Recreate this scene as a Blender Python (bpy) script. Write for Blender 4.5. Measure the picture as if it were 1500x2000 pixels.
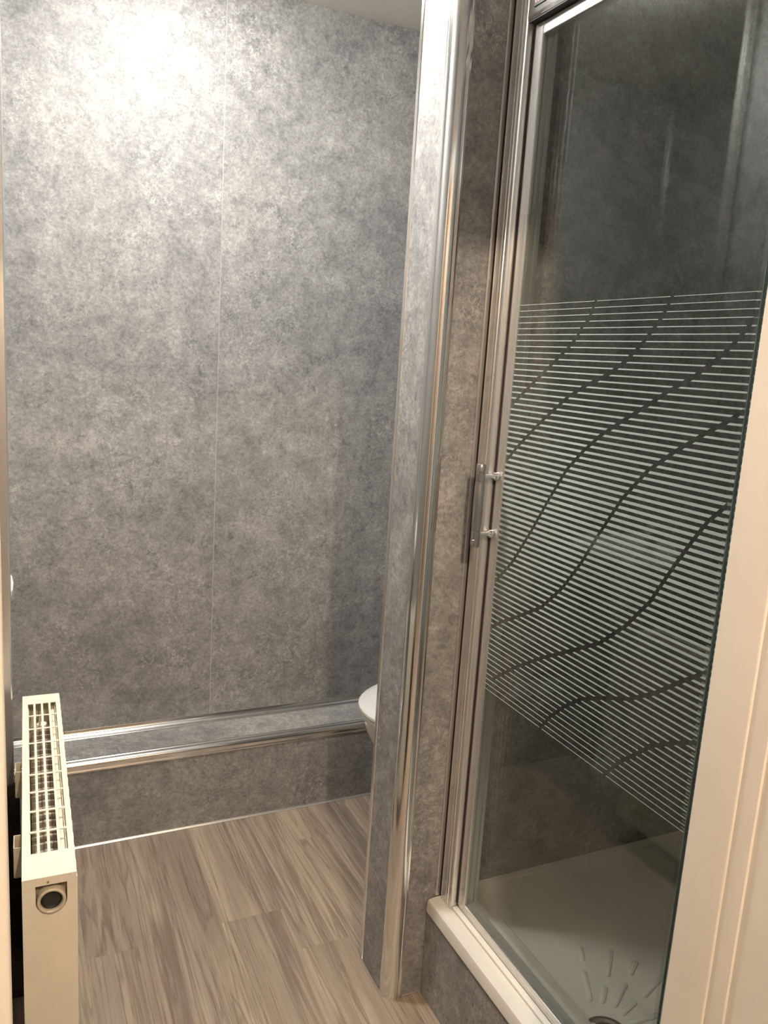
import bpy, bmesh, math, random
from mathutils import Vector, Matrix

random.seed(7)
SC = bpy.context.scene
COL = SC.collection
for o in list(bpy.data.objects):
    bpy.data.objects.remove(o)

# ------------------------------------------------------------------ camera
YAW, PITCH, ROLL, FOC = 0.44455, 0.185058, -0.063983, 1577.04
CAM = Vector((0.0, 0.0, 1.45))
_c, _s = math.cos, math.sin
fwd = Vector((_s(YAW) * _c(PITCH), _c(YAW) * _c(PITCH), -_s(PITCH)))
right0 = Vector((_c(YAW), -_s(YAW), 0))
down0 = fwd.cross(right0)
right = right0 * _c(ROLL) + down0 * _s(ROLL)
down = down0 * _c(ROLL) - right0 * _s(ROLL)
cd = bpy.data.cameras.new('camera')
cam = bpy.data.objects.new('camera', cd)
COL.objects.link(cam)
m3 = Matrix((right, -down, -fwd)).transposed()
cam.matrix_world = Matrix.Translation(CAM) @ m3.to_4x4()
cd.sensor_fit = 'HORIZONTAL'
cd.sensor_width = 36.0
cd.lens = 36.0 * FOC / 1500.0
cd.clip_start = 0.02
SC.camera = cam

# ------------------------------------------------------------------ world, exposure
w = bpy.data.worlds.new('world')
SC.world = w
w.use_nodes = True
w.node_tree.nodes['Background'].inputs[0].default_value = (0.6, 0.58, 0.55, 1)
w.node_tree.nodes['Background'].inputs[1].default_value = 0.02
SC.view_settings.view_transform = 'Standard'
SC.view_settings.look = 'None'
SC.view_settings.gamma = 1
SC.view_settings.use_curve_mapping = False
SC.cycles.max_bounces = 8
SC.cycles.diffuse_bounces = 5
SC.cycles.glossy_bounces = 5
SC.cycles.transparent_max_bounces = 12
SC.view_settings.exposure = 0.30
BATH_LAMPS = [(0.455, 2.13, 3.6), (0.35, 1.70, 36.0)]   # x, y, watts
BATH_COL = (1.0, 0.965, 0.91)
HALL_LAMP = (0.27, -0.40, 2.345)
HALL_POWER = 71.0
HALL_COL = (1.0, 0.77, 0.565)

# ------------------------------------------------------------------ materials
def mat(name):
    m = bpy.data.materials.new(name)
    m.use_nodes = True
    nt = m.node_tree
    return m, nt, nt.nodes['Principled BSDF']

def node(nt, t, **kw):
    n = nt.nodes.new(t)
    for k, v in kw.items():
        setattr(n, k, v)
    return n

def noise(nt, vec, scale, detail=6, rough=.6, dist=0.0):
    n = node(nt, 'ShaderNodeTexNoise')
    n.inputs['Scale'].default_value = scale
    n.inputs['Detail'].default_value = detail
    n.inputs['Roughness'].default_value = rough
    n.inputs['Distortion'].default_value = dist
    nt.links.new(vec, n.inputs['Vector'])
    return n.outputs['Fac']

def ramp(nt, fac, stops):
    r = node(nt, 'ShaderNodeValToRGB')
    e = r.color_ramp.elements
    while len(e) < len(stops):
        e.new(.5)
    for i, (p, c) in enumerate(stops):
        e[i].position = p
        e[i].color = (*c, 1) if not isinstance(c, (int, float)) else (c, c, c, 1)
    nt.links.new(fac, r.inputs[0])
    return r.outputs[0]

def math_(nt, op, a, b=None, clamp=False):
    n = node(nt, 'ShaderNodeMath', operation=op, use_clamp=clamp)
    for i, v in enumerate((a, b)):
        if v is None:
            continue
        if isinstance(v, (int, float)):
            n.inputs[i].default_value = v
        else:
            nt.links.new(v, n.inputs[i])
    return n.outputs[0]

def mixc(nt, mode, fac, a, b):
    n = node(nt, 'ShaderNodeMix', data_type='RGBA', blend_type=mode)
    for sock, v in ((n.inputs[0], fac), (n.inputs[6], a), (n.inputs[7], b)):
        if isinstance(v, (int, float)):
            sock.default_value = v
        elif isinstance(v, tuple):
            sock.default_value = (*v, 1)
        else:
            nt.links.new(v, sock)
    return n.outputs[2]

def objvec(nt, scale=(1, 1, 1), seed=True):
    tc = node(nt, 'ShaderNodeTexCoord')
    mp = node(nt, 'ShaderNodeMapping')
    mp.inputs['Scale'].default_value = scale
    nt.links.new(tc.outputs['Object'], mp.inputs['Vector'])
    if not seed:
        return mp.outputs[0]
    oi = node(nt, 'ShaderNodeObjectInfo')
    sc = math_(nt, 'MULTIPLY', oi.outputs['Random'], 37.0)
    cb = node(nt, 'ShaderNodeCombineXYZ')
    for i in range(3):
        nt.links.new(sc, cb.inputs[i])
    ad = node(nt, 'ShaderNodeVectorMath', operation='ADD')
    nt.links.new(mp.outputs[0], ad.inputs[0])
    nt.links.new(cb.outputs[0], ad.inputs[1])
    return ad.outputs[0]

def concrete():
    m, nt, p = mat('concrete_panel')
    v = objvec(nt)
    big = noise(nt, v, 2.2, 4, .55, .3)
    mid = noise(nt, v, 15.0, 8, .80, .25)
    fine = noise(nt, v, 110.0, 4, .8, .4)
    c1 = ramp(nt, mid, [(.32, (.165, .165, .166)), (.50, (.258, .256, .251)), (.68, (.375, .371, .360))])
    c0 = ramp(nt, big, [(.32, (.84, .84, .85)), (.5, (1, 1, 1)), (.68, (1.10, 1.09, 1.07))])
    c = mixc(nt, 'MULTIPLY', 1.0, c1, c0)
    cf = ramp(nt, fine, [(.28, .55), (.5, 1.0), (.72, 1.45)])
    c = mixc(nt, 'MULTIPLY', .8, c, cf)
    # pale crackle squiggles, in patches
    patch = ramp(nt, noise(nt, v, 5.5, 5, .65, .4), [(.42, 0), (.62, 1)])
    for sc, gain, amt in ((42.0, 22.0, .46), (85.0, 16.0, .40)):
        vn = noise(nt, v, sc, 3, .55, 1.1)
        a = math_(nt, 'ABSOLUTE', math_(nt, 'SUBTRACT', vn, .5))
        line = math_(nt, 'SUBTRACT', 1.0, math_(nt, 'MULTIPLY', a, gain), True)
        brk = ramp(nt, noise(nt, v, sc * .9 + 7, 2, .5), [(.46, 0), (.56, 1)])
        lf = math_(nt, 'MULTIPLY', math_(nt, 'MULTIPLY', math_(nt, 'MULTIPLY', line, patch), brk), amt)
        c = mixc(nt, 'MIX', lf, c, (.60, .595, .575))
    # dark scuffs and pin holes
    dk = ramp(nt, noise(nt, v, 30.0, 5, .8, .8), [(.34, 1), (.44, 0)])
    dp = ramp(nt, noise(nt, v, 5.1, 4, .6, .3), [(.47, 0), (.60, 1)])
    c = mixc(nt, 'MIX', math_(nt, 'MULTIPLY', math_(nt, 'MULTIPLY', dk, dp), .62), c, (.090, .090, .092))
    vo = node(nt, 'ShaderNodeTexVoronoi')
    vo.inputs['Scale'].default_value = 110
    nt.links.new(v, vo.inputs['Vector'])
    hole = math_(nt, 'LESS_THAN', vo.outputs['Distance'], .12)
    hp = ramp(nt, noise(nt, v, 8.7, 3, .5), [(.56, 0), (.63, 1)])
    c = mixc(nt, 'MIX', math_(nt, 'MULTIPLY', math_(nt, 'MULTIPLY', hole, hp), .85), c, (.03, .028, .026))
    nt.links.new(c, p.inputs['Base Color'])
    nt.links.new(ramp(nt, mid, [(.3, .47), (.7, .56)]), p.inputs['Roughness'])
    p.inputs['Specular IOR Level'].default_value = .30
    return m

def wood():
    m, nt, p = mat('vinyl_wood')
    band = noise(nt, objvec(nt, (11, .55, 1)), 1.5, 6, .62, .7)
    grain = noise(nt, objvec(nt, (95, 2.4, 1)), 1.6, 8, .75, 1.2)
    c = ramp(nt, band, [(.30, (.205, .160, .126)), (.43, (.300, .238, .184)), (.56, (.385, .310, .237)), (.72, (.460, .378, .295))])
    gcol = ramp(nt, grain, [(.28, .62), (.45, .94), (.60, 1.05), (.78, 1.14)])
    c = mixc(nt, 'MULTIPLY', .9, c, gcol)
    grey = noise(nt, objvec(nt, (20, .5, 1)), 1.1, 4, .6, .4)
    c = mixc(nt, 'MIX', math_(nt, 'MULTIPLY', ramp(nt, grey, [(.52, 0), (.66, 1)]), .50), c, (.225, .200, .178))
    # darker long streaks and cathedral lines
    for sc, gain, amt in (((9, .40, 1), 26.0, .62), ((24, .55, 1), 26.0, .55)):
        sn = noise(nt, objvec(nt, sc), 1.5, 3, .5, 1.7)
        a = math_(nt, 'ABSOLUTE', math_(nt, 'SUBTRACT', sn, .5))
        line = math_(nt, 'SUBTRACT', 1.0, math_(nt, 'MULTIPLY', a, gain), True)
        c = mixc(nt, 'MIX', math_(nt, 'MULTIPLY', line, amt), c, (.140, .106, .083))
    oi = node(nt, 'ShaderNodeObjectInfo')
    c = mixc(nt, 'MULTIPLY', 1.0, c, ramp(nt, oi.outputs['Random'], [(0, (.93, .925, .92)), (1, (1.05, 1.04, 1.02))]))
    nt.links.new(c, p.inputs['Base Color'])
    p.inputs['Roughness'].default_value = .48
    return m

def plain(name, col, rough=.5, metal=0.0, var=.06, scale=30, spec=.5, bump=0.0, coat=0.0):
    m, nt, p = mat(name)
    v = objvec(nt)
    f = noise(nt, v, scale, 4, .6)
    lo = tuple(max(0, x * (1 - var)) for x in col)
    hi = tuple(min(1, x * (1 + var)) for x in col)
    nt.links.new(ramp(nt, f, [(.3, lo), (.7, hi)]), p.inputs['Base Color'])
    p.inputs['Metallic'].default_value = metal
    p.inputs['Roughness'].default_value = rough
    p.inputs['Specular IOR Level'].default_value = spec
    if coat:
        p.inputs['Coat Weight'].default_value = coat
        p.inputs['Coat Roughness'].default_value = .08
    if bump:
        b = node(nt, 'ShaderNodeBump')
        b.inputs['Strength'].default_value = bump
        b.inputs['Distance'].default_value = .002
        nt.links.new(f, b.inputs['Height'])
        nt.links.new(b.outputs[0], p.inputs['Normal'])
    return m

def brushed(name, col, rough, metal=1.0):
    m, nt, p = mat(name)
    f = noise(nt, objvec(nt, (2.5, 2.5, 1.0)), 1.0, 2, .5)
    lo = tuple(x * .97 for x in col)
    nt.links.new(ramp(nt, f, [(.3, lo), (.7, col)]), p.inputs['Base Color'])
    nt.links.new(ramp(nt, f, [(.3, rough * .97), (.7, rough * 1.03)]), p.inputs['Roughness'])
    p.inputs['Metallic'].default_value = metal
    return m

def glass(name, tint, edge=None):
    m = bpy.data.materials.new(name)
    m.use_nodes = True
    nt = m.node_tree
    nt.nodes.remove(nt.nodes['Principled BSDF'])
    out = nt.nodes['Material Output']
    tr = node(nt, 'ShaderNodeBsdfTransparent')
    tr.inputs[0].default_value = (*tint, 1)
    gl = node(nt, 'ShaderNodeBsdfGlossy')
    gl.inputs['Roughness'].default_value = .012
    gl.inputs['Color'].default_value = (.95, .98, .96, 1)
    lw = node(nt, 'ShaderNodeLayerWeight')
    lw.inputs['Blend'].default_value = .5
    f5 = math_(nt, 'POWER', lw.outputs['Facing'], 5.0)
    fr = math_(nt, 'ADD', math_(nt, 'MULTIPLY', f5, .955), .045)
    mx = node(nt, 'ShaderNodeMixShader')
    nt.links.new(fr, mx.inputs[0])
    nt.links.new(tr.outputs[0], mx.inputs[1])
    nt.links.new(gl.outputs[0], mx.inputs[2])
    nt.links.new(mx.outputs[0], out.inputs[0])
    return m

def emit(name, col, strength):
    m, nt, p = mat(name)
    p.inputs['Base Color'].default_value = (.9, .9, .88, 1)
    p.inputs['Emission Color'].default_value = (*col, 1)
    p.inputs['Emission Strength'].default_value = strength
    return m

M = dict(
    conc=concrete(), wood=wood(),
    chrome=brushed('chrome', (.86, .86, .85), .15),
    alu=brushed('satin_aluminium', (.72, .71, .685), .27, .78),
    steel=brushed('satin_steel', (.40, .39, .38), .24, .9),
    gap=plain('gap_and_leg_black', (.012, .012, .012), .6),  # flat black standing in for shade in the frame gaps; legs use it too
    cream=plain('cream_enamel', (.80, .755, .625), .32, var=.03, coat=.2),
    creamd=plain('stained_enamel', (.56, .50, .38), .45, var=.15, scale=60),
    fin=plain('convector_metal', (.42, .37, .31), .5, var=.2),
    dirty=plain('dirty_metal', (.30, .24, .17), .55, var=.35, scale=90),
    bore=plain('black_bore', (.02, .019, .017), .4),
    paint=plain('cream_gloss_paint', (.77, .74, .675), .38, var=.03, scale=9, bump=.05),
    ceil=plain('ceiling_paint', (.90, .885, .835), .8, var=.02),
    hallwall=plain('hall_wall_paint', (.29, .25, .21), .8, var=.03),
    hallfloor=plain('hall_carpet', (.30, .25, .21), .9, var=.2, scale=120),
    substrate=plain('wall_board', (.30, .29, .28), .8),
    shaded_raw=plain('shaded_bare_board', (.055, .048, .036), .85, var=.3),  # bare board coloured dark to give the shade behind the radiator
    tray=plain('white_acrylic', (.74, .725, .66), .26, var=.02, scale=14, coat=.15),
    lip=plain('tray_lip_acrylic', (.80, .77, .70), .3, var=.02),
    ceramic=plain('white_ceramic', (.80, .80, .76), .12, var=.01, coat=.3),
    plastic=plain('white_seat_plastic', (.83, .83, .79), .22, var=.01),
    silicone=plain('white_silicone', (.70, .68, .62), .5),
    glass=glass('tinted_glass', (.905, .925, .91)),
    gedge=plain('green_glass_edge', (.12, .17, .145), .15, var=.15),
    stripe=plain('frosted_print', (.38, .445, .425), .55, var=.05, scale=20),
    badge=plain('black_badge', (.02, .018, .018), .35),
    red=plain('badge_print', (.19, .095, .085), .5, var=.25, scale=200),
    blue=plain('blue_plastic', (.03, .06, .28), .3),
    rubber=plain('drain_dark', (.03, .03, .03), .35),
)
for k, L in enumerate(BATH_LAMPS):
    M['bathlamp%d' % k] = emit('bath_diffuser', BATH_COL, L[2] / (math.pi * (.0201, .037)[k]))
M['joint'] = plain('pale_joint', (.40, .395, .385), .5)
M['halllamp'] = emit('hall_bulb', HALL_COL, HALL_POWER / (math.pi * .0105))

# ------------------------------------------------------------------ geometry helpers
def NB():
    return bmesh.new()

def box(bm, x0, x1, y0, y1, z0, z1, bev=0.0, seg=2):
    t = bmesh.new()
    bmesh.ops.create_cube(t, size=1)
    for v in t.verts:
        v.co = Vector(((x0 + x1) / 2 + v.co.x * (x1 - x0), (y0 + y1) / 2 + v.co.y * (y1 - y0), (z0 + z1) / 2 + v.co.z * (z1 - z0)))
    if bev:
        bmesh.ops.bevel(t, geom=t.edges[:], offset=bev, segments=seg, affect='EDGES', profile=.5)
    merge(bm, t)
    return bm

def merge(bm, t):
    me = bpy.data.meshes.new('tmp')
    t.to_mesh(me)
    t.free()
    bm.from_mesh(me)
    bpy.data.meshes.remove(me)

def prism(bm, pts, axis, a0, a1, bev=0.0):
    """extrude a closed 2-D outline along an axis: 'z' pts (x,y); 'y' pts (x,z); 'x' pts (y,z)"""
    t = bmesh.new()
    def co(p, a):
        return {'z': (p[0], p[1], a), 'y': (p[0], a, p[1]), 'x': (a, p[0], p[1])}[axis]
    lo = [t.verts.new(co(p, a0)) for p in pts]
    hi = [t.verts.new(co(p, a1)) for p in pts]
    n = len(pts)
    t.faces.new(lo)
    t.faces.new(list(reversed(hi)))
    for i in range(n):
        t.faces.new((lo[i], hi[i], hi[(i + 1) % n], lo[(i + 1) % n]))
    bmesh.ops.recalc_face_normals(t, faces=t.faces[:])
    if bev:
        bmesh.ops.bevel(t, geom=t.edges[:], offset=bev, segments=2, affect='EDGES')
    merge(bm, t)
    return bm

def lathe(bm, prof, center, axis='z', seg=32):
    """prof: list of (r, h) along axis from center"""
    t = bmesh.new()
    rings = []
    def co(r, h, a):
        x, y = r * math.cos(a), r * math.sin(a)
        p = {'z': (x, y, h), 'y': (x, h, y), 'x': (h, x, y)}[axis]
        return Vector(center) + Vector(p)
    for r, h in prof:
        if r < 1e-6:
            rings.append([t.verts.new(co(0, h, 0))])
        else:
            rings.append([t.verts.new(co(r, h, 2 * math.pi * k / seg)) for k in range(seg)])
    for a, b in zip(rings, rings[1:]):
        if len(a) == 1 and len(b) == 1:
            continue
        for k in range(seg):
            k2 = (k + 1) % seg
            if len(a) == 1:
                t.faces.new((a[0], b[k], b[k2]))
            elif len(b) == 1:
                t.faces.new((a[k], b[0], a[k2]))
            else:
                t.faces.new((a[k], b[k], b[k2], a[k2]))
    if len(rings[0]) > 1:
        t.faces.new(rings[0])
    if len(rings[-1]) > 1:
        t.faces.new(rings[-1])
    bmesh.ops.recalc_face_normals(t, faces=t.faces[:])
    merge(bm, t)
    return bm

def loft(bm, sections, cap=True):
    t = bmesh.new()
    rs = [[t.verts.new(p) for p in s] for s in sections]
    n = len(rs[0])
    for a, b in zip(rs, rs[1:]):
        for k in range(n):
            t.faces.new((a[k], b[k], b[(k + 1) % n], a[(k + 1) % n]))
    if cap:
        t.faces.new(rs[0])
        t.faces.new(list(reversed(rs[-1])))
    bmesh.ops.recalc_face_normals(t, faces=t.faces[:])
    merge(bm, t)
    return bm

def tube(bm, pts, r, seg=12):
    t = bmesh.new()
    rings = []
    for i, p in enumerate(pts):
        p = Vector(p)
        d = (Vector(pts[min(i + 1, len(pts) - 1)]) - Vector(pts[max(i - 1, 0)])).normalized()
        u = d.orthogonal().normalized() if i == 0 else (u - d * u.dot(d)).normalized()
        v = d.cross(u)
        rings.append([t.verts.new(p + (u * math.cos(2 * math.pi * k / seg) + v * math.sin(2 * math.pi * k / seg)) * r) for k in range(seg)])
    for a, b in zip(rings, rings[1:]):
        for k in range(seg):
            t.faces.new((a[k], b[k], b[(k + 1) % seg], a[(k + 1) % seg]))
    t.faces.new(rings[0])
    t.faces.new(list(reversed(rings[-1])))
    bmesh.ops.recalc_face_normals(t, faces=t.faces[:])
    merge(bm, t)
    return bm

def wpos(o):
    p = Vector(o.location)
    return p if o.parent is None else p + wpos(o.parent)

def obj(name, bm, m, parent=None, smooth=False, local=False):
    me = bpy.data.meshes.new(name)
    xs = [v.co for v in bm.verts]
    lo = Vector((min(c.x for c in xs), min(c.y for c in xs), min(c.z for c in xs)))
    hi = Vector((max(c.x for c in xs), max(c.y for c in xs), max(c.z for c in xs)))
    org = Vector(((lo.x + hi.x) / 2, (lo.y + hi.y) / 2, lo.z))
    bmesh.ops.translate(bm, verts=bm.verts[:], vec=-org)
    bm.to_mesh(me)
    bm.free()
    me.materials.append(M[m] if isinstance(m, str) else m)
    if smooth:
        for f in me.polygons:
            f.use_smooth = True
        try:
            me.set_sharp_from_angle(angle=math.radians(smooth if smooth is not True else 38))
        except Exception:
            pass
    o = bpy.data.objects.new(name, me)
    COL.objects.link(o)
    if parent is not None:
        o.parent = parent
        if local:
            po = parent
            off = Vector((0, 0, 0))
            while po is not None and po.get('local_root') is None:
                off += Vector(po.location)
                po = po.parent
            o.location = org - off
        else:
            o.location = org - wpos(parent)
    else:
        o.location = org
    return o

def thing(name, loc, label, cat, group=None, rz=0.0):
    o = bpy.data.objects.new(name, None)
    COL.objects.link(o)
    o.location = loc
    o.rotation_euler = (0, 0, rz)
    o.empty_display_size = .05
    o['label'] = label
    o['category'] = cat
    if group:
        o['group'] = group
    return o

def tag(o, label, cat, group=None):
    o['label'] = label
    o['category'] = cat
    if group:
        o['group'] = group
    return o

def struct(o, label=None):
    o['kind'] = 'structure'
    if label:
        o['label'] = label
    return o

def sroot(name, loc, label):
    o = bpy.data.objects.new(name, None)
    COL.objects.link(o)
    o.location = loc
    o.empty_display_size = .05
    return struct(o, label)

# ------------------------------------------------------------------ main dimensions (metres)
D = 2.444        # back wall
H = 2.450        # ceiling
XL = -0.410      # left wall of the far alcove
YA = 1.748       # end of the projecting left wall
YD0, YD1 = 0.45, 0.60   # doorway wall
XR = 1.70        # right wall
YL = 2.271       # front of the boxed ledge
ZL = 0.265       # top of the ledge
PX, PY0, PY1 = 0.7685, 1.4326, 1.582    # partition: left face, front face, rear face
TX = 0.8555      # shower plinth face
TZ = 0.248       # tray top
GX = 0.903       # glass plane
SX1 = 1.655      # shower right wall face
SY0 = 0.66       # near end of shower
PT = .009        # panel thickness
ZC = .518        # lower end of the left wall cladding

# ------------------------------------------------------------------ floor
fl = struct(obj('floor', box(NB(), -.60, 1.90, .50, 2.60, -.05, -.004), 'substrate'), 'grey brown wood effect vinyl plank floor')
edges = [-.40, -.235, -.10, .03, .148, .268, .373, .478, .640, .772, .90, 1.03, 1.16, 1.30, 1.45, 1.60, 1.75]
joints = {3: [1.12], 4: [1.804], 5: [1.30], 6: [.95], 7: [1.818], 8: [1.66], 9: [1.05, 2.1], 2: [1.5], 1: [1.0, 2.1], 0: [1.7]}
for i in range(len(edges) - 1):
    ys = [.50] + joints.get(i, [1.3 + .2 * (i % 3)]) + [2.50]
    for y0, y1 in zip(ys, ys[1:]):
        g = .00012
        obj('plank', box(NB(), edges[i] + g, edges[i + 1] - g, y0 + g, y1 - g, -.004, 0), 'wood', fl)

# ------------------------------------------------------------------ walls
def panelled(name, label, core, panels, m='conc'):
    wo = struct(obj(name, core, 'substrate'), label)
    for b in panels:
        obj('panel', box(NB(), *b, .0008, 1), m, wo)
    return wo

g = .0007
panelled('wall_back', 'back wall clad in mottled grey concrete-look panels',
         box(NB(), -.60, 1.90, D + PT, D + .12, 0, H),
         [(XL, .583 - g, D, D + PT, 0, H), (.583 + g, 1.583 - g, D, D + PT, 0, H), (1.583 + g, XR, D, D + PT, 0, H)])
wbk = bpy.data.objects['wall_back']
obj('joint_strip', box(NB(), .583 - .0010, .583 + .0010, D - .0003, D + .004, 0, H), 'joint', wbk)
panelled('wall_left', 'left alcove wall in grey concrete-look panelling',
         box(NB(), XL - .12, XL - PT, YA - .3, D, 0, H),
         [(XL - PT, XL, YA + .001, D - .0005, 0, H)])
# projecting left wall that carries the radiator: panelled above, bare below and coloured dark for shade
wl = struct(obj('wall_left_projection', box(NB(), XL - .10, -.045, YD1 + .001, YA - PT - .001, 0, H), 'shaded_raw'), 'projecting left wall carrying the radiator')
obj('panel', box(NB(), -.030 - PT, -.030, YD1 + .002, YA - .002, ZC, H, .0008, 1), 'conc', wl)
obj('panel', box(NB(), XL, -.030 - PT - .001, YA - PT, YA, 0, H, .0008, 1), 'conc', wl)
obj('gap_shade_board', box(NB(), -.0445, .0115, YA - .012, YA - .0005, 0, ZC - .001), 'shaded_raw', wl)  # added dark board that makes the gap beside the radiator read as shade
panelled('wall_right', 'right wall behind the toilet and shower',
         box(NB(), XR + PT, XR + .12, .50, D, 0, H),
         [(XR, XR + PT, PY1 + .001, D - .0005, 0, H)])
# shower right lining wall
panelled('wall_shower', 'inner right wall of the shower cubicle',
         box(NB(), SX1 + PT, XR - .001, SY0 - .058, PY0 - .001, 0, H),
         [(SX1, SX1 + PT, SY0 + .001, PY0 - .001, 0, H)])
# partition (wing wall) between shower and toilet
pw = struct(obj('wall_partition', box(NB(), PX + PT, XR - .001, PY0 + PT, PY1 - PT, 0, H), 'substrate'), 'narrow grey panelled partition beside the shower')
obj('panel', box(NB(), PX, PX + PT, PY0 + .012, PY1 - .001, 0, H, .0008, 1), 'conc', pw)
obj('panel', box(NB(), PX + .012, XR - .001, PY0, PY0 + PT, 0, H, .0008, 1), 'conc', pw)
obj('panel', box(NB(), PX + .002, XR - .001, PY1 - PT, PY1, 0, H, .0008, 1), 'conc', pw)

# doorway wall with the opening
DX0, DX1, DZ = -.0405, .726, 2.036
wf = struct(obj('wall_front', box(box(box(NB(), -1.20, DX0 - .03, YD0, YD1 - .001, 0, H), DX1 + .03, 1.90, YD0, YD1 - .001, 0, H), DX0 - .03, DX1 + .03, YD0, YD1 - .001, DZ + .03, H), 'hallwall'), 'doorway wall with cream painted frame')
obj('panel', box(NB(), DX1 + .03, SX1, YD1 + .0005, SY0 - .012, 0, H), 'conc', wf)

struct(obj('ceiling', box(NB(), -.60, 1.90, YD1, D + .12, H, H + .08), 'ceil'), 'plain off-white ceiling')
# hallway behind the camera
struct(obj('floor_hall', box(NB(), -1.20, 1.90, -1.30, .499, -.05, 0), 'hallfloor'), 'hall floor outside the doorway')
struct(obj('ceiling_hall', box(NB(), -1.20, 1.90, -1.30, YD1 - .0005, H, H + .08), 'ceil'), 'hall ceiling outside the doorway')
struct(obj('wall_hall_back', box(NB(), -1.20, 1.90, -1.40, -1.30, 0, H), 'hallwall'), 'hall wall opposite the doorway')
struct(obj('wall_hall_left', box(NB(), -1.30, -1.20, -1.40, .60, 0, H), 'hallwall'), 'left hall wall')
struct(obj('wall_hall_right', box(NB(), 1.90, 2.0, -1.40, .60, 0, H), 'hallwall'), 'right hall wall')

# door frame
df = sroot('door_1', (.343, .55, 0), 'cream gloss painted door frame the view looks through')
obj('jamb', box(NB(), DX0 - .030, DX0, YD0 - .004, YD1 + .001, 0, DZ + .03, .003), 'paint', df, True)
obj('head', box(NB(), DX0, .6900, YD0 - .004, YD1 + .001, DZ, DZ + .03, .003), 'paint', df, True)
pr = [(.690, .5960), (.690, .5440), (.6905, .5424), (.6915, .5416), (.6925, .5412), (.6925, .5200), (.6930, .5186), (.6942, .5180), (.6955, .5176), (.6955, YD0 - .002), (.6975, YD0 - .004), (.756, YD0 - .004), (.756, YD1 + .001), (.728, YD1 + .001), (.728, .598), (.692, .598)]
obj('jamb', prism(NB(), pr, 'z', 0, DZ + .03), 'paint', df, 35)
obj('stop', box(NB(), DX0, -.0045, .5416, .598, 0, DZ, .0035, 3), 'paint', df, True)
obj('stop', box(NB(), -.0045, .690, .5416, .598, DZ - .036, DZ, .0035, 3), 'paint', df, True)
obj('architrave', box(NB(), DX1 + .012, DX1 + .075, YD0 - .020, YD0 - .004, 0, DZ + .07, .004), 'paint', df, True)
obj('architrave', box(NB(), DX0 - .075, DX0 - .012, YD0 - .020, YD0 - .004, 0, DZ + .07, .004), 'paint', df, True)

# ------------------------------------------------------------------ chrome trims
def arc(cx, cy, r, a0, a1, n=8):
    return [(cx + r * math.cos(math.radians(a0 + (a1 - a0) * k / n)), cy + r * math.sin(math.radians(a0 + (a1 - a0) * k / n))) for k in range(n + 1)]

# rounded corner trim on the partition's front corner (two beads and flanges)
cx, cy, r = PX + .021, PY0 + .021, .0245
pr = [(PX - .0006, PY0 + .034), (PX - .0028, PY0 + .033), (PX - .0030, PY0 + .029), (PX - .0018, PY0 + .027)]
pr += arc(cx, cy, r, 172, 278, 12)
pr += [(PX + .028, PY0 - .0018), (PX + .030, PY0 - .0030), (PX + .034, PY0 - .0028), (PX + .035, PY0 - .0006)]
pr += [(PX + .035, PY0 + .0004), (PX + .004, PY0 + .0040), (PX + .0004, PY0 + .034)]
struct(obj('trim_1', prism(NB(), pr, 'z', 0.0, H), 'chrome', None, 30), 'rounded chrome corner trim on the partition')
# rear corner trim of the partition
pr = [(PX - .0006, PY1 - .010), (PX - .0024, PY1 - .009), (PX - .0028, PY1 - .001)] + arc(PX + .002, PY1 - .0005, .005, 170, 90, 5) + [(PX + .010, PY1 + .003), (PX + .010, PY1 + .0004), (PX + .0004, PY1 - .0004), (PX + .0004, PY1 - .010)]
struct(obj('trim_2', prism(NB(), pr, 'z', 0.0, H), 'chrome', None, 30), 'slim chrome trim on the rear edge of the partition')
# bulbous end trim of the projecting left wall, cut off above the floor
pr = [(-.0295, YA - .012), (-.024, YA - .012), (-.012, YA - .009)] + arc(-.008, YA - .001, .0095, -50, 90, 10) + [(-.0295, YA + .0085), (-.0295, YA + .0005)]
t3 = struct(obj('trim_3', prism(NB(), pr, 'z', ZC, H), 'alu', None, 30), 'tall satin metal end trim on the left wall')
t3.rotation_euler = (0, math.radians(.24), 0)
# inner corner trims
for k, (x, y, sx, sy, z0) in enumerate([(XL, D, 1, -1, ZL), (SX1, PY0, -1, -1, TZ)]):
    pr = [(x, y), (x + sx * .012, y), (x + sx * .010, y + sy * .0025), (x + sx * .0045, y + sy * .0045), (x + sx * .0025, y + sy * .010), (x, y + sy * .012)]
    struct(obj('trim_%d' % (4 + k), prism(NB(), pr, 'z', z0 + .012, H), 'chrome', None, 30), ['chrome inside corner trim of the far left corner', 'chrome inside corner trim in the shower'][k])
# thin floor trims at the foot of partition
pr = sroot('trim_6', (PX, PY0, 0), 'thin pale trim along the foot of the partition')
obj('strip', box(NB(), PX - .004, PX - .0003, PY0 + .035, PY1 + .002, 0, .007, .0008, 1), 'chrome', pr)
obj('strip', box(NB(), PX + .036, TX - .005, PY0 - .004, PY0 - .0003, 0, .007, .0008, 1), 'chrome', pr)

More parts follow.
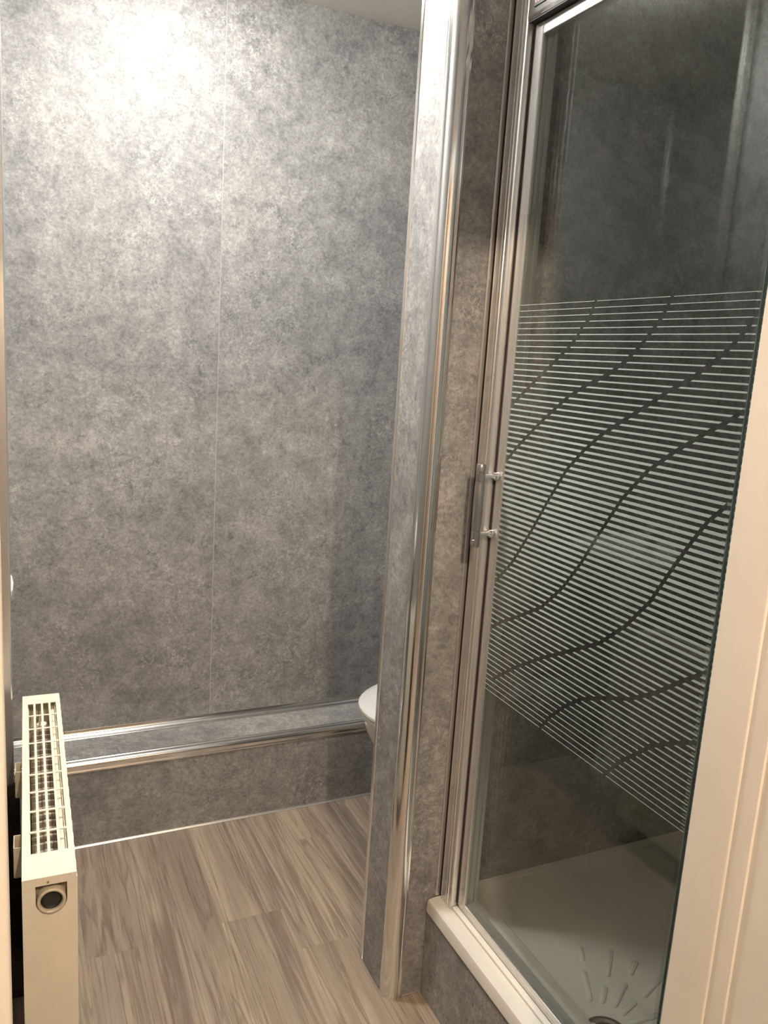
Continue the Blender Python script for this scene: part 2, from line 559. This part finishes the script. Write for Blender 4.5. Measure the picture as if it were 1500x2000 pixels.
# ------------------------------------------------------------------ boxed ledge along the back wall
lg = thing('pipe_boxing', (.66, (YL + D) / 2, 0), 'low grey panelled pipe boxing with chrome edges along the back wall', 'boxing')
obj('front_panel', box(NB(), XL + .001, XR - .001, YL, YL + PT, .0, ZL - .012, .0006, 1), 'conc', lg)
obj('top_panel', box(NB(), XL + .001, XR - .001, YL + .012, D - .001, ZL - PT, ZL, .0006, 1), 'conc', lg)
pf = [(YL - .0006, ZL - .027), (YL - .0026, ZL - .027), (YL - .0030, ZL - .023), (YL - .0016, ZL - .020)] + arc(YL + .010, ZL - .010, .0135, 200, 80, 10) + [(YL + .018, ZL + .0014), (YL + .020, ZL + .0028), (YL + .026, ZL + .0024), (YL + .027, ZL + .0004), (YL + .003, ZL - .003)]
obj('nosing_trim', prism(NB(), pf, 'x', XL + .001, XR - .001), 'chrome', lg, 30)
pf = [(D - .0004, ZL + .0004), (D - .0004, ZL + .024), (D - .0028, ZL + .024), (D - .0034, ZL + .019), (D - .006, ZL + .012), (D - .012, ZL + .006), (D - .020, ZL + .0034), (D - .024, ZL + .0030), (D - .024, ZL + .0004)]
obj('back_trim', prism(NB(), pf, 'x', XL + .013, XR - .001), 'chrome', lg, 30)
pf = [(YL - .0004, 0.0005), (YL - .0004, .0085), (YL - .0014, .0085), (YL - .0024, .0060), (YL - .006, .0025), (YL - .006, .0005)]
obj('floor_trim', prism(NB(), pf, 'x', XL + .001, XR - .001), 'alu', lg, 30)

# ------------------------------------------------------------------ shower plinth
sp = thing('shower_plinth', (TX + .01, 1.04, 0), 'grey panelled plinth under the shower tray', 'plinth')
obj('front_panel', box(NB(), TX, TX + PT, SY0 + .001, PY0 - .002, 0, .214, .0006, 1), 'conc', sp)
obj('floor_trim', box(NB(), TX - .004, TX - .0003, SY0 + .001, PY0 - .005, 0, .007, .0008, 1), 'chrome', sp)
for y in (SY0 + .10, 1.04, PY0 - .10):
    obj('support_leg', lathe(NB(), [(.022, .0), (.022, .01), (.012, .012), (.012, .19), (.022, .192), (.022, .197)], (TX + .12, y, 0), seg=16), 'gap', sp)

# ------------------------------------------------------------------ shower tray
DRX, DRY = 1.005, .985
st = thing('shower_tray', ((TX + SX1) / 2, (SY0 + PY0) / 2, .2), 'white acrylic shower tray with round drain and raised grip ridges', 'shower tray')
def rrect(x0, x1, y0, y1, r, z, n=6):
    pts = []
    for (qx, qy, a) in ((x1 - r, y1 - r, 0), (x0 + r, y1 - r, 90), (x0 + r, y0 + r, 180), (x1 - r, y0 + r, 270)):
        for k in range(n + 1):
            an = math.radians(a + 90 * k / n)
            pts.append((qx + r * math.cos(an), qy + r * math.sin(an), z))
    return pts
def tray_floor_z(x, y):
    d = math.hypot(x - DRX, y - DRY)
    return .2265 + min(.011, d * .020)
tx0, tx1, ty0, ty1 = TX - .003, SX1 - .001, SY0 + .001, PY0 - .001
secs = [rrect(tx0, tx1, ty0, ty1, .004, .2155), rrect(tx0 + .001, tx1, ty0, ty1, .005, .240), rrect(tx0 + .0025, tx1 - .002, ty0 + .002, ty1 - .002, .006, .2445), rrect(tx0 + .007, tx1 - .005, ty0 + .005, ty1 - .005, .010, TZ),
        rrect(tx0 + .105, tx1 - .150, ty0 + .070, ty1 - .012, .030, TZ - .0005)]
for ins, dz in ((.006, .0015), (.014, .0045), (.026, .0075)):
    secs.append(rrect(tx0 + .105 + ins, tx1 - .150 - ins, ty0 + .070 + ins, ty1 - .012 - ins, .035, TZ - dz))
bm = NB()
loft(bm, secs, cap=False)
t = bmesh.new()
inner = secs[-1]
ring = inner
prev = [t.verts.new(p) for p in ring]
for k in range(1, 9):
    f = k / 9
    cur = []
    for p in inner:
        x, y = p[0] + (DRX - p[0]) * f, p[1] + (DRY - p[1]) * f
        zf = min(tray_floor_z(x, y), p[2])
        cur.append(t.verts.new((x, y, p[2] * (1 - min(1, f * 2.2)) + zf * min(1, f * 2.2))))
    for i in range(len(cur)):
        t.faces.new((prev[i], cur[i], cur[(i + 1) % len(cur)], prev[(i + 1) % len(cur)]))
    prev = cur
c0 = t.verts.new((DRX, DRY, .2265))
for i in range(len(prev)):
    t.faces.new((prev[i], c0, prev[(i + 1) % len(prev)]))
merge(bm, t)
bmesh.ops.remove_doubles(bm, verts=bm.verts[:], dist=.00005)
bmesh.ops.recalc_face_normals(bm, faces=bm.faces[:])
tb = obj('basin', bm, 'tray', st, 25)
# silicone upstand where the tray meets the partition
obj('sealant', prism(NB(), [(PY0 - .001, TZ - .001), (PY0 - .012, TZ - .001), (PY0 - .009, TZ + .006), (PY0 - .001, TZ + .010)], 'x', TX + .10, SX1 - .013), 'silicone', st, 30)
def ridge(ax, ay, bx, by, wdt=.0065, hgt=.0028):
    bm = NB()
    a, b = Vector((ax, ay, 0)), Vector((bx, by, 0))
    d = (b - a).normalized()
    n = Vector((-d.y, d.x, 0))
    L = (b - a).length
    secs = []
    for s, hh in ((1.0, -.004), (.92, .0012), (.6, hgt)):
        pts = []
        for cpt, a0 in ((b, -90), (a, 90)):
            for k in range(7):
                an = math.radians(a0 + 180 * k / 6)
                q = cpt + d * (math.cos(an) * wdt * s) + n * (math.sin(an) * wdt * s)
                pts.append((q.x, q.y, tray_floor_z(q.x, q.y) + .0006 + hh))
        secs.append(pts)
    return loft(bm, secs)
RID = [((1.102, 1.188), (1.085, 1.160)), ((1.157, 1.156), (1.106, 1.106)), ((1.186, 1.111), (1.155, 1.092)), ((1.064, 1.126), (1.030, 1.068)),
       ((1.077, 1.079), (1.050, 1.054)), ((1.122, 1.071), (1.067, 1.037)), ((1.212, 1.060), (1.140, 1.034)), ((1.107, 1.027), (1.068, 1.015)), ((1.128, .985), (1.071, .990)),
       ((1.215, .975), (1.150, .980)), ((1.122, .930), (1.062, .955)), ((1.195, .905), (1.130, .935)), ((1.07, .87), (1.032, .92)), ((1.13, .86), (1.09, .895)), ((1.19, .84), (1.15, .865))]
for a, b in RID:
    obj('grip_ridge', ridge(*a, *b), 'tray', st, 50)
dr = obj('drain', lathe(NB(), [(.0, .2), (.045, .2), (.045, .2285), (.041, .2305), (.036, .2300), (.033, .2275), (0, .2275)], (DRX, DRY, 0), seg=40), 'chrome', st, 40)
obj('drain_cap', lathe(NB(), [(.0, .2272), (.027, .2272), (.0265, .2315), (.020, .2335), (0, .2342)], (DRX, DRY, 0), seg=36), 'rubber', dr, 40)

# ------------------------------------------------------------------ shower enclosure
en = thing('shower_enclosure', (.90, 1.04, TZ), 'framed shower enclosure with striped glass door and brushed metal frame', 'shower enclosure')
Z0 = TZ + .0008
ZG = Z0 + .0145
ZH = 2.138
obj('wall_channel', box(box(NB(), .8745, .8848, 1.4285, PY0 - .0004, Z0, ZH, .0006, 1), .8890, .9300, 1.4215, PY0 - .0004, Z0, ZH), 'alu', en)
obj('channel_gap_shade', box(NB(), .8849, .8889, 1.4270, PY0 - .0006, Z0, ZH - .002), 'gap', en)  # black strip added for the shade in the channel gap
# fluted post
pr = [(.8832, 1.4205), (.8832, 1.4005), (.8842, 1.3998), (.8842, 1.3988), (.8832, 1.3980), (.8832, 1.3915), (.8820, 1.3908), (.8820, 1.3893), (.8836, 1.3885), (.8836, 1.3800), (.8850, 1.3772), (.8885, 1.3760), (.8966, 1.3760), (.9050, 1.3770), (.9050, 1.4205)]
post = obj('post', prism(NB(), pr, 'z', Z0, ZH - .006), 'alu', en, 25)
obj('post_cap', box(NB(), .8818, .9054, 1.3756, 1.4206, ZH - .006, ZH, .001), 'steel', post)
obj('door_gap_shade', box(box(NB(), .9052, .9200, 1.3760, 1.4205, ZG, 2.072),   .8968, .9300, 1.3724, 1.3757, ZG, 2.072), 'gap', en)  # black fillers added so the gaps between post and stile look dark
# header rail with badge
hp = [(.8845, 2.0750), (.8832, 2.0770), (.8826, 2.0860), (.8832, 2.0885), (.8830, 2.134), (.8850, 2.140), (.932, 2.140), (.932, 2.0750)]
hd = obj('header_rail', prism(NB(), hp, 'y', SY0 + .003, 1.3755), 'chrome', en, 30)
obj('header_underside_shade', box(NB(), .8852, .931, SY0 + .004, 1.3750, 2.0733, 2.0749), 'gap', en)  # black plate added in place of the shade under the header
bd = obj('badge', box(NB(), .8814, .8829, 1.322, 1.358, 2.0935, 2.116, .0004, 1), 'badge', hd)
for k, y in enumerate((1.3545, 1.3465, 1.3385, 1.3305)):
    obj('badge_mark', box(NB(), .8809, .88132, y - .0056, y, 2.0985, 2.1130), 'red', hd)
# bottom track and sill
obj('sill', box(NB(), .8880, .9005, SY0 + .003, 1.3755, Z0, Z0 + .006, .0012), 'lip', en)
pr = [(.9012, Z0), (.9012, Z0 + .0125), (.9025, Z0 + .0135), (.9070, Z0 + .0135), (.9085, Z0 + .006), (.9300, Z0 + .006), (.9320, Z0 + .014), (.9365, Z0 + .014), (.9385, Z0 + .011), (.9385, Z0)]
obj('bottom_track', prism(NB(), pr, 'y', SY0 + .003, 1.3730), 'alu', en, 30)
# door leaf: stile, rails, pane
ZB, ZT = Z0 + .0145, 2.0715
pr = [(.8990, 1.3722), (.8990, 1.3485), (.9002, 1.3472), (.9010, 1.3470), (.9085, 1.3470), (.9085, 1.3500), (.9105, 1.3500), (.9105, 1.3472), (.9180, 1.3472), (.9195, 1.3500), (.9235, 1.3500), (.9250, 1.3472), (.9325, 1.3472), (.9340, 1.3490), (.9340, 1.3722)]
obj('door_stile', prism(NB(), pr, 'z', ZB, ZT), 'alu', en, 25)
obj('door_top_rail', box(NB(), .8996, .9220, .7870, 1.3468, 2.0500, ZT, .001), 'alu', en)
obj('door_bottom_rail', box(NB(), .8996, .9220, .7870, 1.3468, ZB, ZB + .0130, .001), 'alu', en)
pane = obj('door_pane', box(NB(), GX, GX + .005, .7880, 1.3469, ZB + .0130, 2.0500), 'glass', en)
obj('pane_edge', box(NB(), GX - .0003, GX + .0053, .7862, .7879, ZB + .0130, 2.0500, .0004, 1), 'gedge', pane)
pane2 = obj('fixed_pane', box(NB(), GX + .008, GX + .013, SY0 + .030, .8020, ZB, 2.0700), 'glass', en)
obj('near_post', box(NB(), .8900, .9300, SY0 + .002, SY0 + .0299, ZB, 2.0715, .002), 'alu', en)
# frosted stripes with curved gaps
ARCS = [
 [(1.137, 1.580), (1.155, 1.541), (1.171, 1.528), (1.183, 1.511), (1.202, 1.494), (1.232, 1.473), (1.268, 1.448), (1.311, 1.418), (1.372, 1.375)],
 [(0.959, 1.580), (0.979, 1.543), (0.999, 1.52), (1.02, 1.498), (1.051, 1.473), (1.088, 1.451), (1.148, 1.427), (1.192, 1.405), (1.259, 1.358), (1.291, 1.333), (1.333, 1.299), (1.372, 1.262)],
 [(0.798, 1.547), (0.819, 1.521), (0.841, 1.498), (0.867, 1.477), (0.902, 1.454), (0.951, 1.429), (0.987, 1.407), (1.043, 1.376), (1.09, 1.348), (1.13, 1.317), (1.171, 1.278), (1.212, 1.219), (1.26, 1.144), (1.312, 1.07), (1.333, 1.048), (1.372, 1.01)],
 [(0.798, 1.416), (0.826, 1.397), (0.87, 1.372), (0.92, 1.341), (0.97, 1.305), (1.021, 1.25), (1.067, 1.180), (1.105, 1.119), (1.149, 1.061), (1.204, 1.008), (1.279, 0.965), (1.333, 0.936), (1.372, .91)],
 [(0.798, 1.290), (0.838, 1.25), (0.860, 1.218), (0.889, 1.172), (0.929, 1.103), (0.976, 1.047), (1.033, 0.997), (1.099, 0.96), (1.188, 0.912), (1.269, 0.862), (1.34, .81)],
 [(0.798, 1.037), (0.847, 1.001), (0.896, 0.962), (0.947, 0.931), (1.008, 0.907), (1.064, 0.881), (1.107, 0.848), (1.147, 0.808), (1.17, .775)],
 [(0.798, 0.926), (0.845, 0.902), (0.886, 0.878), (0.923, 0.843), (0.95, 0.819), (.985, .775)]]
KP = .9837
ARCS = [[(y * KP, 1.45 + (z - 1.45) * KP) for y, z in a] for a in ARCS]
STT, STB = 1.45 + (1.5725 - 1.45) * KP, 1.45 + (.7775 - 1.45) * KP
def crossings(z):
    out = []
    for a in ARCS:
        for (y0, z0), (y1, z1) in zip(a, a[1:]):
            if min(z0, z1) <= z < max(z0, z1):
                tt = (z - z0) / (z1 - z0)
                sl = abs((y1 - y0) / (z1 - z0))
                out.append((y0 + (y1 - y0) * tt, .0034 * math.sqrt(1 + sl * sl), (y1 - y0) / (z1 - z0)))
                break
    return sorted(out)
NS = 71
for k in range(NS + 1):
    z = STT - k * (STT - STB) / NS
    f = k / NS
    if f < .45:
        th = .0009 + (.0052 - .0009) * (f / .45) ** 1.0
    elif f < .55:
        th = .0052
    else:
        th = .0052 - (.0052 - .0010) * ((f - .55) / .45) ** .9
    def seg_mesh(bm, y0, y1, s0=0.0, s1=0.0, x=GX - .0006):
        if y1 - y0 < .002:
            return
        h = th / 2
        p = [(y0 - s0 * h, z - h), (y1 - s1 * h, z - h), (y1 + s1 * h, z + h), (y0 + s0 * h, z + h)]
        prism(bm, p, 'x', x, x + .0005)
    bm = NB()
    cur, cs = .7882, 0.0
    for y, hw, sl in crossings(z):
        if y - hw > cur:
            seg_mesh(bm, cur, y - hw, cs, max(-3, min(3, sl)))
        cur, cs = max(cur, y + hw), max(-3, min(3, sl))
    seg_mesh(bm, cur, 1.3467, cs, 0)
    obj('frosted_stripe', bm, 'stripe', pane)
    bm = NB()
    seg_mesh(bm, SY0 + .031, .8018, x=GX + .0073)
    obj('frosted_stripe', bm, 'stripe', pane2)
# handle
HXc, HYc = .8555, 1.3605
hz0, hz1 = 1.0915, 1.2610
prof = [(0, hz0), (.0080, hz0), (.0094, hz0 + .002), (.0094, hz0 + .015), (.0088, hz0 + .0155), (.0088, hz0 + .0165), (.0094, hz0 + .017), (.0094, hz0 + .033), (.0086, hz0 + .0335), (.0086, hz0 + .0345), (.0094, hz0 + .035),
        (.0094, hz0 + .044), (.0100, hz0 + .046), (.0100, hz1 - .046), (.0094, hz1 - .044), (.0094, hz1 - .035), (.0086, hz1 - .0345), (.0086, hz1 - .0335), (.0094, hz1 - .033), (.0094, hz1 - .017), (.0088, hz1 - .0165), (.0088, hz1 - .0155), (.0096, hz1 - .015), (.0098, hz1 - .002), (.0085, hz1), (0, hz1)]
hn = obj('handle', lathe(NB(), prof, (HXc, HYc, 0), seg=28), 'steel', en, 35)
for z in (1.2360, 1.1177):
    obj('standoff', lathe(NB(), [(0, -.006), (.0042, -.006), (.0042, .022), (.0046, .028), (.0062, .0325), (.0085, .034), (.0092, .037), (.0092, .041), (.0075, .0435), (0, .0438)], (HXc, HYc, z), 'x', 20), 'chrome', hn, 35)

# ------------------------------------------------------------------ radiator on the projecting left wall
RW, RL, RZ0, RZ1 = .0725, .652, .10, .700
rd = thing('radiator', (.0072, 1.1195, 0), 'cream enamelled double panel radiator with slotted top grille on left wall', 'radiator', rz=math.radians(-1.2))
rd['local_root'] = 1
def robj(name, bm, m, parent=rd, smooth=False):
    return obj(name, bm, m, parent, smooth, local=True)
# corrugated panels
def panel_outline(xb, xf, y0, y1, n, dep, sgn):
    pts = [(xb, y0), (xf, y0)]
    step = (y1 - y0) / n
    for k in range(n):
        a = y0 + k * step
        for fy, dx in ((.22, 0), (.34, -dep), (.66, -dep), (.78, 0)):
            pts.append((xf + sgn * dx, a + fy * step))
    pts += [(xf, y1), (xb, y1)]
    return pts
robj('front_panel', prism(NB(), panel_outline(RW - .011, RW + .0012, .003, RL - .003, 18, .0022, 1), 'z', RZ0, RZ1 - .010), 'cream')
robj('rear_panel', prism(NB(), panel_outline(.012, .001, .003, RL - .003, 18, .0022, -1), 'z', RZ0, RZ1 - .010), 'cream')
# convector fins
for k in range(24):
    y = .075 + k * .0215
    robj('convector_fin', prism(NB(), [(.014, y), (.0595, y), (.0595, y + .0010), (.0370, y + .0070), (.0360, y + .0070), (.014, y + .0010)], 'z', RZ0 + .03, RZ1 - .035), 'fin')
robj('water_pipe', tube(NB(), [(.0575, .02 + .004 * 0, RZ1 - .022), (.0575, RL - .02, RZ1 - .022)], .006, 12), 'cream', rd, 40)
# top grille: plate with 4 x 9 slots
def grid_plate(xc, yc, z0, z1):
    t = bmesh.new()
    V = {}
    def vv(i, j):
        if (i, j) not in V:
            V[(i, j)] = t.verts.new((xc[i], yc[j], z1))
        return V[(i, j)]
    for i in range(len(xc) - 1):
        for j in range(len(yc) - 1):
            if i % 2 == 1 and j % 2 == 1:
                continue
            t.faces.new((vv(i, j), vv(i + 1, j), vv(i + 1, j + 1), vv(i, j + 1)))
    r = bmesh.ops.extrude_face_region(t, geom=t.faces[:])
    vs = [e for e in r['geom'] if isinstance(e, bmesh.types.BMVert)]
    bmesh.ops.translate(t, verts=vs, vec=(0, 0, z0 - z1))
    bmesh.ops.recalc_face_normals(t, faces=t.faces[:])
    return t
xc, yc = [0.0], [0.0]
sx0, sx1, ncol, bar = .0105, RW - .0085, 4, .0040
cw = (sx1 - sx0 - bar * (ncol - 1)) / ncol
x = sx0
for k in range(ncol):
    xc += [x, x + cw]
    x += cw + bar
xc.append(RW)
sy0, sy1, nrow = .062, RL - .044, 9
ch = (sy1 - sy0 - .0045 * (nrow - 1)) / nrow
y = sy0
for k in range(nrow):
    yc += [y, y + ch]
    y += ch + .0045
yc.append(RL)
bm = NB()
merge(bm, grid_plate(xc, yc, RZ1 - .0016, RZ1))
box(bm, 0, .0012, 0, RL, RZ1 - .012, RZ1 - .0016)
box(bm, RW - .0012, RW, 0, RL, RZ1 - .012, RZ1 - .0016)
box(bm, .0012, RW - .0012, 0, .0012, RZ1 - .013, RZ1 - .0016)
box(bm, .0012, RW - .0012, RL - .0012, RL, RZ1 - .012, RZ1 - .0016)
gr = robj('top_grille', bm, 'cream')
robj('screw', lathe(NB(), [(0, -.0012), (.0017, -.0008), (.0018, .0005), (0, .0006)], (.034, -.0002, RZ1 - .0085), 'y', 12), 'dirty', gr)
# near end cover with U-shaped notch
hx, hz, hr = .0385, .6615, .0210
out = [(.0, RZ0), (RW - .002, RZ0), (RW - .002, RZ1 - .0125), (hx + hr, RZ1 - .0125), (hx + hr, hz)]
out += [(hx + hr * math.cos(math.radians(a)), hz + hr * math.sin(math.radians(a))) for a in range(-12, -180, -12)]
out += [(hx - hr, hz), (hx - hr, RZ1 - .0125), (.0, RZ1 - .0125)]
robj('end_cover', prism(NB(), out, 'y', .0004, .0020), 'cream')
robj('end_cover', box(NB(), 0, RW - .002, RL - .0020, RL - .0004, RZ0, RZ1 - .0125), 'cream')
robj('end_recess', box(NB(), .014, .0612, .012, .014, RZ1 - .075, RZ1 - .014), 'dirty')
po = robj('pipe_port', lathe(NB(), [(.0125, .0120), (.0195, .0120), (.0195, -.0020), (.0182, -.0035), (.0165, -.0035), (.0150, -.0020), (.0140, .0115)], (hx, 0, hz), 'y', 36), 'creamd', rd, 40)
robj('port_bore', lathe(NB(), [(0, .0116), (.0150, .0116), (.0142, .0010), (.0120, .0042), (0, .0046)], (hx, 0, hz), 'y', 32), 'bore', po, 40)
# valve seen through the grille at the far end
robj('valve_body', lathe(NB(), [(0, .58), (.010, .58), (.0125, .592), (.0125, .655), (.0105, .668), (0, .672)], (.0365, RL - .075, 0), seg=20), 'cream', rd, 40)
# wall brackets
for y in (.345, .105):
    br = robj('wall_bracket', box(NB(), -.0350, -.0322, y - .018, y + .018, .18, .640, .0008, 1), 'bore')
    for z in (.25, .34, .43, .52, .59):
        bm = NB()
        out = [( y + q[0], z + q[1]) for q in arc(0, .011, .0045, 0, 180, 6) + arc(0, -.011, .0045, 180, 360, 6)]
        prism(bm, out, 'x', -.0322, -.0312)
        robj('bracket_slot', bm, 'steel', br)
    bm = NB()
    box(bm, -.0105, -.0015, y - .0015, y, RZ1 - .062, RZ1 - .012)
    box(bm, -.0120, -.0105, y, y + .035, RZ1 - .062, RZ1 - .012)
    box(bm, -.0105, -.0015, y + .0335, y + .035, RZ1 - .062, RZ1 - .012)
    robj('bracket_hook', bm, 'creamd', br)

# ------------------------------------------------------------------ toilet behind the partition
TYc, TXF = 2.025, .945
to = thing('toilet', (1.25, TYc, 0), 'white toilet with closed lid behind the partition', 'toilet')
def egg(x0, x1, hw, z, n=40, sq=0.0):
    """plan outline: rounded nose at x0, wider towards x1"""
    pts = []
    L = x1 - x0
    for k in range(n):
        a = 2 * math.pi * k / n
        u = (1 - math.cos(a)) / 2
        x = x0 + L * u
        wdt = hw * abs(math.sin(a)) ** .92 * (1 + .12 * u)
        pts.append((x, TYc + math.copysign(wdt, math.sin(a)), z))
    return pts
bm = NB()
loft(bm, [egg(TXF + .20, 1.50, .105, 0), egg(TXF + .20, 1.50, .105, .03), egg(TXF + .17, 1.48, .095, .12), egg(TXF + .12, 1.46, .110, .20), egg(TXF + .055, 1.45, .140, .28), egg(TXF + .020, 1.44, .168, .35), egg(TXF + .010, 1.44, .178, .392), egg(TXF + .014, 1.44, .176, .400)])
obj('bowl', bm, 'ceramic', to, 50)
bm = NB()
loft(bm, [egg(TXF + .004, 1.40, .184, .4015), egg(TXF, 1.40, .187, .405), egg(TXF, 1.40, .187, .414), egg(TXF + .004, 1.40, .184, .4175)])
obj('seat', bm, 'plastic', to, 50)
bm = NB()
loft(bm, [egg(TXF - .002, 1.41, .188, .4195), egg(TXF - .006, 1.41, .191, .4225), egg(TXF - .006, 1.41, .191, .430), egg(TXF, 1.41, .187, .4345), egg(TXF + .03, 1.39, .165, .4385), egg(TXF + .10, 1.34, .10, .4410)])
obj('lid', bm, 'plastic', to, 50)
obj('cistern', box(NB(), 1.50, XR - .003, TYc - .18, TYc + .18, .40, .80, .02, 4), 'ceramic', to, 40)
obj('pedestal_neck', box(NB(), 1.42, 1.56, TYc - .10, TYc + .10, .18, .402, .02, 3), 'ceramic', to, 40)

# ------------------------------------------------------------------ pedestal basin in the alcove
BY = 2.10
ba = thing('pedestal_basin', (-.20, BY, 0), 'white pedestal basin in the alcove, mirrored faintly in the shower glass', 'basin')
def bas(x1, hw, z, n=40):
    pts = []
    x0 = XL + .002
    for k in range(n):
        a = 2 * math.pi * k / n
        cxx = (x0 + x1) / 2
        e = 2.0 if math.cos(a) > 0 else 5.0
        cx_ = math.copysign(abs(math.cos(a)) ** (2 / e), math.cos(a))
        sy_ = math.copysign(abs(math.sin(a)) ** (2 / 2.6), math.sin(a))
        pts.append((cxx + (x1 - x0) / 2 * cx_, BY + hw * sy_, z))
    return pts
def basin_in(inset, z):
    o = bas(.012, .255, z)
    cx_, cy_ = XL + .215, BY
    return [(cx_ + (p[0] - cx_) * inset, cy_ + (p[1] - cy_) * inset, z) for p in o]
bm = NB()
loft(bm, [bas(-.13, .10, .68), bas(-.09, .15, .72), bas(-.03, .22, .79), bas(.005, .250, .835), bas(.012, .255, .850), bas(.010, .253, .860), basin_in(.86, .862), basin_in(.80, .850), basin_in(.68, .79), basin_in(.40, .745), basin_in(.08, .74)])
obj('bowl', bm, 'ceramic', ba, 50)
bm = NB()
def pel(rx, ry, z, n=28):
    return [(-.215 + rx * math.cos(2 * math.pi * k / n), BY + ry * math.sin(2 * math.pi * k / n), z) for k in range(n)]
loft(bm, [pel(.095, .105, 0), pel(.090, .10, .03), pel(.070, .078, .12), pel(.066, .075, .45), pel(.080, .095, .64), pel(.090, .11, .70)])
obj('pedestal', bm, 'ceramic', ba, 50)
for y in (BY - .10, BY + .10):
    tp = obj('tap', lathe(NB(), [(0, .858), (.020, .858), (.018, .868), (.013, .875), (.013, .915), (.017, .922), (.019, .950), (.015, .958), (0, .960)], (-.325, y, 0), seg=20), 'chrome', ba, 40)
    obj('spout', tube(NB(), [(-.325, y, .893), (-.290, y, .905), (-.262, y, .900), (-.250, y, .885)], .0095, 12), 'chrome', tp, 40)
obj('plug_hole', lathe(NB(), [(0, .7405), (.022, .7405), (.022, .7445), (.016, .7450), (.014, .7425), (0, .7425)], (XL + .215, BY, 0), seg=24), 'chrome', ba, 40)

# ------------------------------------------------------------------ lamps
for k, (lx, ly, lw_) in enumerate(BATH_LAMPS):
    cl = thing('ceiling_light', (lx, ly, H), ['round ceiling downlight close to the back wall', 'round ceiling downlight in front of the partition edge, over the floor'][k], 'light', 'bathroom downlights')
    obj('bezel', lathe(NB(), [(.081, H - .0005), (.100, H - .0005), (.098, H - .006), (.092, H - .009), (.084, H - .009), (.081, H - .005), (.081, H - .0005)], (lx, ly, 0), seg=48), 'ceramic', cl, 40)
    dome = [(.080, H - .0010), (.080, H - .0030), (0, H - .0030)] if k == 0 else [(.080, H - .0010), (.080, H - .0280), (.075, H - .0380), (.060, H - .0460), (.035, H - .0500), (0, H - .0515)]
    obj('diffuser', lathe(NB(), [(0, H - .0010)] + dome, (lx, ly, 0), seg=48), 'bathlamp%d' % k, cl, 60)

hl = thing('hall_pendant', (HALL_LAMP[0], HALL_LAMP[1], H), 'bare warm pendant bulb in the hall behind the camera', 'light')
obj('rose', lathe(NB(), [(0, H - .0005), (.04, H - .0005), (.035, H - .018), (.01, H - .024), (0, H - .024)], (HALL_LAMP[0], HALL_LAMP[1], 0), seg=24), 'ceramic', hl, 40)
obj('flex', tube(NB(), [(HALL_LAMP[0], HALL_LAMP[1], H - .022), (HALL_LAMP[0], HALL_LAMP[1], HALL_LAMP[2] + .075)], .003, 8), 'ceramic', hl, 40)
obj('holder', lathe(NB(), [(0, .078), (.012, .078), (.018, .06), (.018, .040), (0, .040)], HALL_LAMP, seg=20), 'ceramic', hl, 40)
obj('bulb', lathe(NB(), [(0, .0395), (.014, .0395), (.020, .025), (.030, .005), (.030, -.008), (.022, -.024), (.010, -.031), (0, -.033)], HALL_LAMP, seg=28), 'halllamp', hl, 60)
